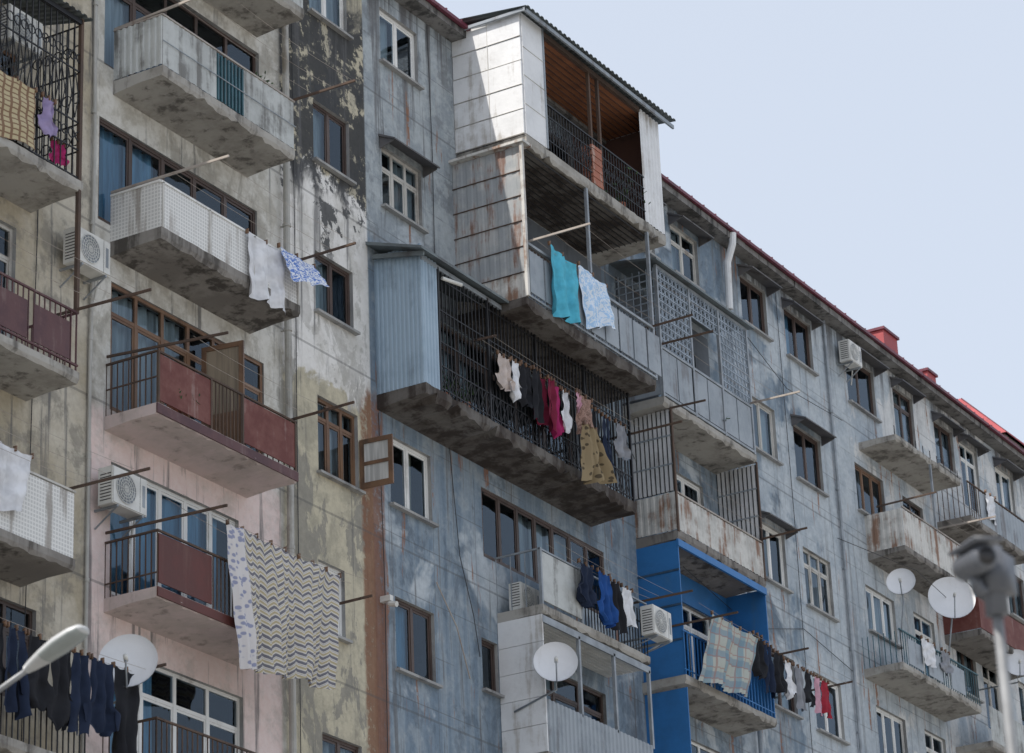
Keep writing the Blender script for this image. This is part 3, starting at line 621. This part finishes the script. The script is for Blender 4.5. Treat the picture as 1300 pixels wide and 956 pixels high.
cable([(41.2,-.03,21.2),(41.25,-.04,18),(41.2,-.03,13)]); cable([(38.7,-.03,29.7),(38.72,-.03,22),(38.7,-.03,13)])
cable([(57.9,-.03,29.7),(57.92,-.05,24),(57.9,-.03,16)]); cable([(50,-.03,23.8),(52,-.25,21.32),(55.3,-.1,20.9),(58,-.03,21.6),(60.5,-.05,21.2)])
cable([(31.9,-.03,29.7),(32,-.03,22),(31.9,-.03,13)]); cable([(55.8,-.03,28),(58,-.08,27.2),(61,-.05,27.4)])
cable([(60.2,-.03,24.3),(62.3,-1.0,23.9),(64.6,-1.0,23.6)])
P=MB(); P.tube([(42.9,-.04,18.6),(43.4,-.12,17.9),(43.9,-.05,17.1)],.013,'paleiron',6); P.box(41.15,41.25,-.2,0,17.78,17.88,'white_pl'); P.tube([(41.2,-.15,17.74),(41.2,-.3,17.70)],.05,'white_pl',8)
P.build('conduit',BLD)
LN.build('clotheslines',BLD); FR.build('window_frames',BLD); GL.build('window_glass',BLD); CU.build('curtains',BLD,True); RV.build('window_reveals',BLD); CAN.build('window_hoods',BLD)

# ------------------------------------------------------------------ air conditioners / dishes
def ac(u,d,z,w=.78,dp=.28,h=.56):
    B=MB(); y0=-d-dp;y1=-d; b=.015
    B.box(u,u+w,y0+b,y1,z,z+h,'white_pl'); B.box(u+b,u+w-b,y0,y0+b,z+b,z+h-b,'white_pl')
    c=(u+w*.37,y0-.004,z+h*.5); r=h*.4
    pts=[(c[0]+r*math.cos(2*math.pi*i/24),y0-.002,c[2]+r*math.sin(2*math.pi*i/24)) for i in range(24)]
    B.poly(pts,'steel')
    for rr in (1,.8,.6,.4,.2):
        q=[(c[0]+r*rr*math.cos(2*math.pi*i/20),y0-.012,c[2]+r*rr*math.sin(2*math.pi*i/20)) for i in range(21)]
        for a,e in zip(q,q[1:]): B.beam(a,e,.008,.008,'white_pl')
    for k in range(8):
        t=math.pi*k/8; B.beam((c[0]-r*math.cos(t),y0-.014,c[2]-r*math.sin(t)),(c[0]+r*math.cos(t),y0-.014,c[2]+r*math.sin(t)),.006,.006,'white_pl')
    B.box(u+w*.78,u+w*.785,y0-.003,y0,z+.02,z+h-.02,'dark')
    B.box(u+w*.85,u+w*.93,y0-.003,y0,z+.12,z+h-.12,'steel')
    for k in range(9): B.box(u-.004,u,y0+.04,y1-.04,z+.06+k*.05,z+.075+k*.05,'dark')
    for x in (u+.1,u+w-.12): B.box(x,x+.03,y0,0,z-.04,z-.003,'steel'); B.beam((x+.015,y0+.03,z-.04),(x+.015,-.01,z-.3),.02,.02,'steel')
    B.tube([(u+w-.05,y1,z+.15),(u+w+.1,y1+.03,z+.05),(u+w+.12,-.02,z-.3)],.018,'white_pl',6)
    return B.build('air_conditioner')
ac(32.45,.15,20.72); ac(33.36,.15,17.18,.82,.28,.58); ac(45.1,.2,18.62,.66,.26,.5); ac(48.62,.98,18.9,.72,.28,.56); ac(61.0,.12,28.85,.66,.28,.52); ac(30.35,.5,23.4,.76,.28,.56)
def dish(c,r,face,base):
    B=MB(); c=Vector(c); n=Vector(face).normalized(); a=n.cross(Vector((0,0,1))).normalized(); b=a.cross(n)
    k=B.mi('dish'); N=32; rg=[0,.25,.5,.75,.93,1.]
    for side in (0,1):
        base_i=len(B.v)
        for q in rg:
            for j in range(N):
                t=2*math.pi*j/N; B.v.append(tuple(c+(a*math.cos(t)+b*math.sin(t)*1.08)*r*q+n*(r*.32*q*q-.015*side+(.02 if q==1. else 0))))
        for i in range(len(rg)-1):
            for j in range(N): B.f.append((base_i+i*N+j,base_i+i*N+(j+1)%N,base_i+(i+1)*N+(j+1)%N,base_i+(i+1)*N+j)); B.m.append(k)
    foc=c+n*r*1.05-b*r*.35
    B.tube([c-b*r*1.05+n*r*.25,foc],.014,'steel',6); B.tube([foc+n*.03,foc-n*.09],.035,'white_pl',10)
    base=Vector(base); m=Vector((c.x,c.y,c.z))-n*.12
    B.tube([c-n*.01,m],.04,'steel',8); B.tube([m,Vector((m.x,m.y,m.z-.35)),Vector((base.x,base.y,base.z))],.02,'steel',8)
    return B.build('satellite_dish',None,True)
FD=(-.82,-.5,.32)
dish((33.1,-.95,14.52),.42,FD,(33.1,0,13.9)); dish((44.9,-1.2,17.35),.39,FD,(44.95,-.3,16.7)); dish((63.95,-1.1,23.55),.55,FD,(63.8,-.93,22.0))
dish((61.45,-.95,23.35),.33,(-.9,-.3,.3),(61.3,-.9,22.2)); dish((68.1,-1.0,23.05),.36,FD,(68,-.0,22.6))

# ------------------------------------------------------------------ laundry
def cmat(name,c,c2=None,kind='plain'):
    g=G(name); U,V,_=g.sep(g.uv); n=g.noise(g.obj,5,2,.6)
    fr=lambda v,k: g.math('FRACT',g.mul(v,k))
    if kind=='plain': col=g.mix(g.mr(n,.3,.7),c,tuple(x*.75 for x in c))
    elif kind=='zig':
        t=g.math('ABSOLUTE',g.math('SUBTRACT',fr(U,12.),.5))
        w=fr(g.math('ADD',g.mul(V,14.),g.mul(t,1.2)),1.)
        col=g.mix(g.mr(w,.30,.36),(.17,.17,.20),(.64,.61,.55)); col=g.mix(g.band(w,.48,.72,.02),col,(.44,.38,.25)); col=g.mix(g.band(w,.83,.9,.02),col,(.35,.35,.4))
        edge=g.mr(U,.12,.13,1.,0.); fl=g.mix(g.mr(g.vor(g.map(g.uv,(30,26,1)),1.),.3,.45),(.28,.3,.42),(.62,.6,.6)); col=g.mix(edge,col,fl)
    elif kind=='check':
        a=g.band(fr(U,3.5),.2,.55,.02); b=g.band(fr(V,3.),.2,.55,.02); l1=g.band(fr(U,7.),.4,.52,.02); l2=g.band(fr(V,6.),.4,.52,.02)
        col=g.mix(g.mul(a,.6),(.42,.44,.40),(.13,.26,.34)); col=g.mix(g.mul(b,.6),col,(.15,.24,.32)); col=g.mix(g.mul(g.math('MAXIMUM',l1,l2),.6),col,(.34,.18,.15))
    elif kind=='grid':
        t=g.math('MAXIMUM',g.mr(g.math('ABSOLUTE',g.math('SUBTRACT',fr(U,12.),.5)),.34,.38),g.mr(g.math('ABSOLUTE',g.math('SUBTRACT',fr(V,12.),.5)),.34,.38))
        col=g.mix(t,c,c2)
    elif kind=='floral': col=g.mix(g.mr(g.noise(g.map(g.uv,(14,12,1)),1.,3,.6,1.5),.46,.52),c,c2)
    elif kind=='spots': col=g.mix(g.mr(g.vor(g.map(g.uv,(12,10,1)),1.),.28,.36),c2,c)
    return g.done(col,.9,0,.2)
CM={'white':cmat('cotton_white',(.76,.77,.80)),'cyan':cmat('towel_cyan',(.11,.50,.66)),'lblue':cmat('towel_light_blue',(.40,.60,.84),(.72,.79,.88),'floral'),
'bluepat':cmat('fabric_blue_floral',(.12,.22,.55),(.72,.75,.8),'floral'),'zig':cmat('sheet_zigzag',(1,1,1),None,'zig'),'check':cmat('blanket_check',(1,1,1),None,'check'),
'plaid':cmat('carpet_yellow',(.48,.41,.26),(.22,.14,.09),'grid'),'black':cmat('fabric_black',(.022,.023,.028)),'navy':cmat('fabric_navy',(.02,.03,.06)),'blue':cmat('fabric_blue',(.02,.08,.28)),
'dred':cmat('fabric_dark_red',(.18,.018,.045)),'mag':cmat('fabric_magenta',(.40,.03,.14)),'pink':cmat('fabric_pink',(.60,.34,.42)),'beige':cmat('fabric_beige',(.58,.50,.46)),
'lilac':cmat('fabric_lilac',(.34,.28,.46)),'ochre':cmat('fabric_ochre_spots',(.27,.21,.125),(.09,.07,.045),'spots'),'brown':cmat('fabric_brown',(.20,.125,.10),(.34,.22,.18),'floral'),'red':cmat('fabric_red',(.36,.03,.05)),'grey':cmat('fabric_grey',(.28,.29,.32))}
def cloth(name,u0,u1,z1,z0,d,mat,prof=None,skew=0.,amp=.035,fold=3.,z1b=None,tilt=0.,split=False,z0b=None):
    B=MB(); ph=R()*6; w=u1-u0; z1b=z1 if z1b is None else z1b; z0b=z0 if z0b is None else z0b
    nu=max(16,int(w*26)); nv=26; ph2=R()*6; hem=ru(.015,.05)
    def pf(v):
        if not prof: return 1.
        for (a,x),(b,y) in zip(prof,prof[1:]):
            if a<=v<=b: return x+(y-x)*(v-a)/(b-a)
        return prof[-1][1]
    def mk(a,b):
        def fn(i,j):
            v=1-j; s=a+(b-a)*i; x=.5+(s-.5)*pf(v)
            zt=z1+(z1b-z1)*s; zb=z0+(z0b-z0)*s+hem*math.sin(s*5+ph2)
            am=amp*(.35+.9*v)
            y=am*math.sin(s*w*2*math.pi*fold/1.0+ph+v*1.2)+am*.45*math.sin(s*w*31+ph2-v*2.3)+.012*math.sin(v*17+s*9)
            pin=.035*abs(math.sin(math.pi*s*max(2,int(w/.35))))*(1-v)**3
            return (u0+w*x+skew*v+.02*math.sin(v*6+ph)*v,-(d+y+tilt*v), zt+(zb-zt)*v-pin+.02*math.sin(s*14+ph)*v)
        B.grid(fn,max(6,int(nu*(b-a))),nv,CM[mat],True)
    if split: mk(0,.47); mk(.53,1)
    else: mk(0,1)
    n=max(2,int(w/.35))
    for i in range(n+1):
        s=i/n; x=u0+w*(.5+(s-.5)*pf(0)); B.box(x-.008,x+.008,-d-.03,-d+.03,z1+(z1b-z1)*s-.05,z1+(z1b-z1)*s+.03,'fwood')
    return B.build(name,None,True)
TS=[(0,.82),(.6,.80),(.66,1.35),(.9,1.28),(.93,.7),(1,.5)]
TR=[(0,.7),(.3,.85),(1,1.0)]; DR=[(0,.55),(.3,.7),(1,1.25)]; 
cloth('bath_towel',35.92,36.95,22.36,21.3,1.03,'white',None,.05,.05,2.2)
cloth('pillowcase',36.75,37.75,22.42,21.78,1.06,'bluepat',None,0,.03,1.5,tilt=.25,z0b=21.95)
cloth('bed_sheet',35.2,38.2,17.25,15.1,1.15,'zig',[(0,1.),(1,.78)],.0,.07,1.1,z1b=17.22,z0b=15.25)
cloth('bath_towel',44.65,45.6,25.3,23.95,1.62,'cyan',None,.05,.06,2.2,z1b=25.2)
cloth('bath_towel',45.7,46.75,25.28,24.1,1.64,'lblue',None,.25,.05,1.6,z1b=25.2,z0b=24.35)
cloth('t_shirt',43.45,43.95,22.86,22.2,1.1,'beige',TS,0,.04,4); cloth('t_shirt',43.93,44.3,22.9,22.15,1.1,'white',TS,0,.04,4)
cloth('shirt',44.25,44.65,22.93,22.1,1.12,'black',TS,0,.04,4); cloth('trousers',44.55,44.85,22.92,21.9,1.2,'black',TR,0,.04,4,split=True); cloth('shirt',44.82,45.25,22.92,21.95,1.08,'dred',TS,0,.04,4)
cloth('trousers',45.1,45.4,22.92,21.85,1.18,'dred',TR,0,.04,4,split=True); cloth('shirt',45.35,45.75,22.92,21.9,1.1,'mag',TS,0,.04,4); cloth('t_shirt',45.72,46.02,22.9,22.1,1.12,'white',TS,0,.03,4)
cloth('towel',46.05,46.6,22.88,22.1,1.3,'brown',[(0,.8),(.5,1.05),(1,.9)],0,.06,4); cloth('dress',45.85,46.65,22.25,21.1,1.4,'ochre',DR,.12,.11,3,z0b=21.25)
cloth('trousers',46.8,47.2,22.9,21.85,1.12,'black',TR,0,.04,4,split=True); cloth('trousers',47.25,47.65,22.9,21.95,1.1,'navy',TR,0,.04,4,split=True); cloth('shirt',47.75,48.2,22.92,22.2,1.12,'grey',TS,0,.04,4); cloth('socks',45.95,46.15,22.9,22.5,1.3,'pink',TR,0,.03,5,split=True)
cloth('jacket',46.15,46.75,19.7,18.9,1.05,'navy',TS,0,.06,4); cloth('jacket',46.75,47.3,19.68,18.7,1.1,'blue',TS,.1,.06,4); cloth('trousers',47.3,47.75,19.66,18.7,1.05,'black',TR,.1,.05,4,split=True); cloth('towel',47.8,48.2,19.66,18.9,1.05,'white',None,0,.04,4)
cloth('blanket',51.2,53.2,19.98,18.45,1.2,'check',[(0,1),(1,1.0)],-.6,.05,1.,z1b=19.95,z0b=18.6)
cloth('shirt',53.15,53.6,20.1,19.2,1.1,'black',TS,0,.05,4); cloth('trousers',53.6,54.05,20.0,18.95,1.1,'navy',TR,0,.05,4,split=True); cloth('shirt',54.05,54.5,19.95,19.1,1.1,'black',TS,0,.05,4)
cloth('t_shirt',54.6,55.05,19.92,19.15,1.05,'white',TS,0,.04,4); cloth('towel',55.1,55.5,19.92,19.0,1.05,'grey',None,0,.04,4); cloth('t_shirt',55.55,55.95,19.92,19.2,1.05,'black',TS,0,.04,4); cloth('towel',56.05,56.35,19.92,19.1,1.05,'pink',None,0,.03,4); cloth('towel',56.4,56.75,19.92,19.15,1.05,'red',None,0,.03,4)
cloth('carpet',28.6,30.7,22.62,21.6,1.0,'plaid',None,0,.012,1); cloth('blouse',30.8,31.15,22.6,22.0,1.02,'lilac',TS,0,.04,4); cloth('t_shirt',31.2,31.55,22.1,21.7,.88,'mag',TS,0,.04,4)
cloth('bed_sheet',28.6,30.75,16.95,16.05,1.05,'white',[(0,1),(1,.9)],-.1,.06,1.6)
x=28.4
for nm,mt,w in (('trousers','navy',.5),('jacket','black',.6),('trousers','black',.45),('shirt','black',.55),('trousers','navy',.5),('jacket','black',.6),('shirt','black',.5),('trousers','navy',.45),('shirt','navy',.6),('towel','black',.6)):
    cloth(nm,x,x+w,14.42,13.25+ru(-.15,.3),1.05,mt,TS if nm in('shirt','jacket') else (TR if nm=='trousers' else None),0,.05,4,split=nm=='trousers'); x+=w-.06
cloth('towel',62.2,62.9,22.3,21.7,1.0,'white',None,0,.03,3); cloth('towel',67.2,67.8,27.3,26.6,1.0,'white',None,0,.03,3); cloth('shirt',63.3,63.8,22.3,21.75,1.0,'grey',TS,0,.03,3)

# potted plants
leafm=plain('leaf_green',(.045,.10,.03),.7,0,.3)
def plant(u,d,z,s=.3):
    B=MB(); M['_leaf']=leafm
    B.tube([(u,-d,z),(u,-d,z+.2)],[.07,.1],'brick_r',12)
    for i in range(120):
        p=Vector((u+random.gauss(0,s*.4),-d+random.gauss(0,s*.35),z+.22+abs(random.gauss(0,s*.6)))); a=Vector((ru(-1,1),ru(-1,1),ru(-1,1))).normalized()*.045; b=Vector((ru(-1,1),ru(-1,1),ru(-1,1))).normalized()*.02
        B.poly([p-a,p-b,p+a,p+b],'_leaf')
    for i in range(5): B.tube([(u,-d,z+.18),(u+ru(-s,s)*.5,-d+ru(-s,s)*.4,z+.3+s*R())],.005,'_leaf',4)
    B.build('potted_plant')
plant(34.6,.75,18.74,.25); plant(34.3,.8,18.74,.2); plant(48.2,1.3,27.38,.6); plant(42.3,.7,21.56,.3); plant(42.9,.75,21.56,.3); plant(36.6,.8,25.0,.2); plant(52.9,.8,24.3,.3)

# ------------------------------------------------------------------ street lamp & security camera
B=MB(); hx,hy,hz=18.18,-11.69,8.97
a=Vector((0,-1,.40)).normalized()
M['lampgrey']=plain('lamp_housing',(.50,.51,.51),.45,.1,.08); M['lens']=plain('lamp_lens',(.32,.35,.34),.2,0,.05); M['pole']=plain('galvanised_pole',(.30,.31,.32),.5,.4)
c=Vector((hx,hy,hz)); secs=[(-.30,.04,.04),(-.24,.06,.055),(-.1,.095,.07),(.06,.12,.08),(.22,.11,.07),(.30,.085,.05),(.33,.04,.02)]
side=Vector((1,0,0)); up=a.cross(side)*-1
if up.z<0: up=-up
k=B.mi('lampgrey'); k2=B.mi('lens'); N=16; b0=len(B.v)
for t,w,h in secs:
    for j in range(N):
        an=2*math.pi*j/N; cx,sz=math.cos(an),math.sin(an); sz=sz if sz>0 else sz*.6
        B.v.append(tuple(c+a*t+side*w*cx+up*h*sz))
for i in range(len(secs)-1):
    for j in range(N): B.f.append((b0+i*N+j,b0+i*N+(j+1)%N,b0+(i+1)*N+(j+1)%N,b0+(i+1)*N+j)); B.m.append(k2 if j>=8 and j<=15 and i in(2,3,4) else k)
B.f.append(tuple(b0+j for j in range(N))); B.m.append(k); B.f.append(tuple(b0+(len(secs)-1)*N+j for j in range(N))); B.m.append(k)
s0=c-a*.28; B.tube([s0,s0-a*.4,s0-a*1.1-up*.1,s0-a*1.7-up*.5,Vector((hx,hy+2.3,hz-1.8)),Vector((hx,hy+2.35,5)),Vector((hx,hy+2.35,0.1))],[.022,.024,.03,.04,.055,.075,.1],'pole',12)
B.tube([(hx,hy+2.35,.1),(hx,hy+2.35,.5)],.16,'pole',12)
B.build('street_lamp',None,True)
B=MB(); cx,cy,cz=14.04,-21.0,6.60
M['camgrey']=plain('camera_housing',(.12,.13,.15),.45,.1,.1)
d1=Vector((-.62,-.55,-.12)).normalized(); p=Vector((cx,cy,cz)); k=1.25
B.tube([p-d1*.14*k,p-d1*.12*k,p+d1*.12*k,p+d1*.15*k],[.04*k,.055*k,.055*k,.045*k],'camgrey',14); B.tube([p+d1*.15*k,p+d1*.155*k],.035*k,'dark',12)
B.beam(p-d1*.12*k+Vector((0,0,.075)),p+d1*.2*k+Vector((0,0,.085)),.16,.014,'camgrey')
q=p+Vector((.17,-.03,-.04)); B.tube([p-d1*.05-Vector((0,0,.05)),p-Vector((-.06,0,.13)),q-Vector((0,0,.07))],.028,'camgrey',8)
B.tube([q+Vector((0,0,.16)),q+Vector((0,0,-.2))],.06,'camgrey',12); B.box(q.x-.09,q.x+.09,q.y-.09,q.y+.09,q.z-.09,q.z+.11,'camgrey')
B.tube([q-Vector((0,0,.2)),(q.x,q.y,.1)],[.028,.045],'pole',12); B.tube([(q.x,q.y,.1),(q.x,q.y,.35)],.1,'pole',12)
B.build('security_camera',None,True)

# ------------------------------------------------------------------ ground
g=G('soil_and_asphalt'); n=g.noise(g.obj,.2,5,.6)
gm=g.done(g.mix(g.mr(n,.4,.6),(.35,.33,.295),(.27,.255,.225)),.95)
GR=MB(); GR.poly([(-900,-900,0),(1000,-900,0),(1000,900,0),(-900,900,0)],gm); GR.build('ground')
g=G('asphalt'); n=g.noise(g.obj,2,5,.7); am=g.done(g.mix(g.mr(n,.35,.65),(.07,.07,.072),(.045,.045,.048)),.9)
GR=MB(); GR.poly([(-200,-16,.004),(300,-16,.004),(300,-8,.004),(-200,-8,.004)],am); GR.build('road')
wm=plain('road_paint',(.7,.7,.68),.7); GR=MB()
for i in range(80): GR.poly([(-100+i*4,-12.06,.008),(-98+i*4,-12.06,.008),(-98+i*4,-11.94,.008),(-100+i*4,-11.94,.008)],wm)
GR.build('lane_markings')
pm=weathered('pavement_slabs',(.42,.405,.37),(.35,.335,.31),(.24,.23,.22),.9); GR=MB()
GR.box(-200,300,-7.8,-.01,-.1,.12,pm); GR.box(-200,300,-8.0,-7.8,-.1,.135,'slab'); GR.build('pavement')
GR=MB(); GR.box(-200,300,-40,-16.2,-.1,.12,pm); GR.box(-200,300,-16.2,-16.0,-.1,.135,'slab'); GR.build('pavement')

# ------------------------------------------------------------------ sky, sun, camera
sd=Vector((-.55,.148,.80)).normalized(); el=math.asin(sd.z); rot_=math.atan2(sd.x,sd.y)
w=bpy.data.worlds.new('World'); scene.world=w; w.use_nodes=True; nt=w.node_tree
sky=nt.nodes.new('ShaderNodeTexSky'); sky.sky_type='NISHITA'; sky.sun_disc=False; sky.sun_elevation=el; sky.sun_rotation=rot_
sky.air_density=1.0; sky.dust_density=3.5; sky.ozone_density=1.5; sky.altitude=50
hz_=nt.nodes.new('ShaderNodeMix'); hz_.data_type='RGBA'; hz_.inputs[0].default_value=.70; hz_.inputs[7].default_value=(5.75,6.25,7.05,1)
nt.links.new(sky.outputs[0],hz_.inputs[6])
bgn=nt.nodes['Background']; bgn.inputs['Strength'].default_value=.15; nt.links.new(hz_.outputs[2],bgn.inputs[0])
sl=bpy.data.lights.new('sun','SUN'); sl.energy=4.2; sl.angle=math.radians(.5); sl.color=(1,.94,.86)
so=bpy.data.objects.new('sun',sl); scene.collection.objects.link(so); so.rotation_euler=sd.to_track_quat('Z','Y').to_euler(); so.location=sd*100
yaw,pit,roll=map(math.radians,(60.111,23.083,-2.453)); f=3893.1
fw=Vector((math.sin(yaw)*math.cos(pit),math.cos(yaw)*math.cos(pit),math.sin(pit)))
r=fw.cross(Vector((0,0,1))).normalized(); u=r.cross(fw)
r,u=r*math.cos(roll)+u*math.sin(roll),u*math.cos(roll)-r*math.sin(roll)
cd=bpy.data.cameras.new('camera'); co=bpy.data.objects.new('camera',cd); scene.collection.objects.link(co)
m=Matrix((r,u,-fw)).transposed().to_4x4(); m.translation=Vector((0,-26.409,1.6)); co.matrix_world=m
cd.sensor_width=36; cd.lens=f/1300*36; cd.shift_y=-44.5/1300; cd.clip_end=3000; cd.clip_start=.1
cd.dof.use_dof=True; cd.dof.focus_distance=54; cd.dof.aperture_fstop=2.8
scene.camera=co
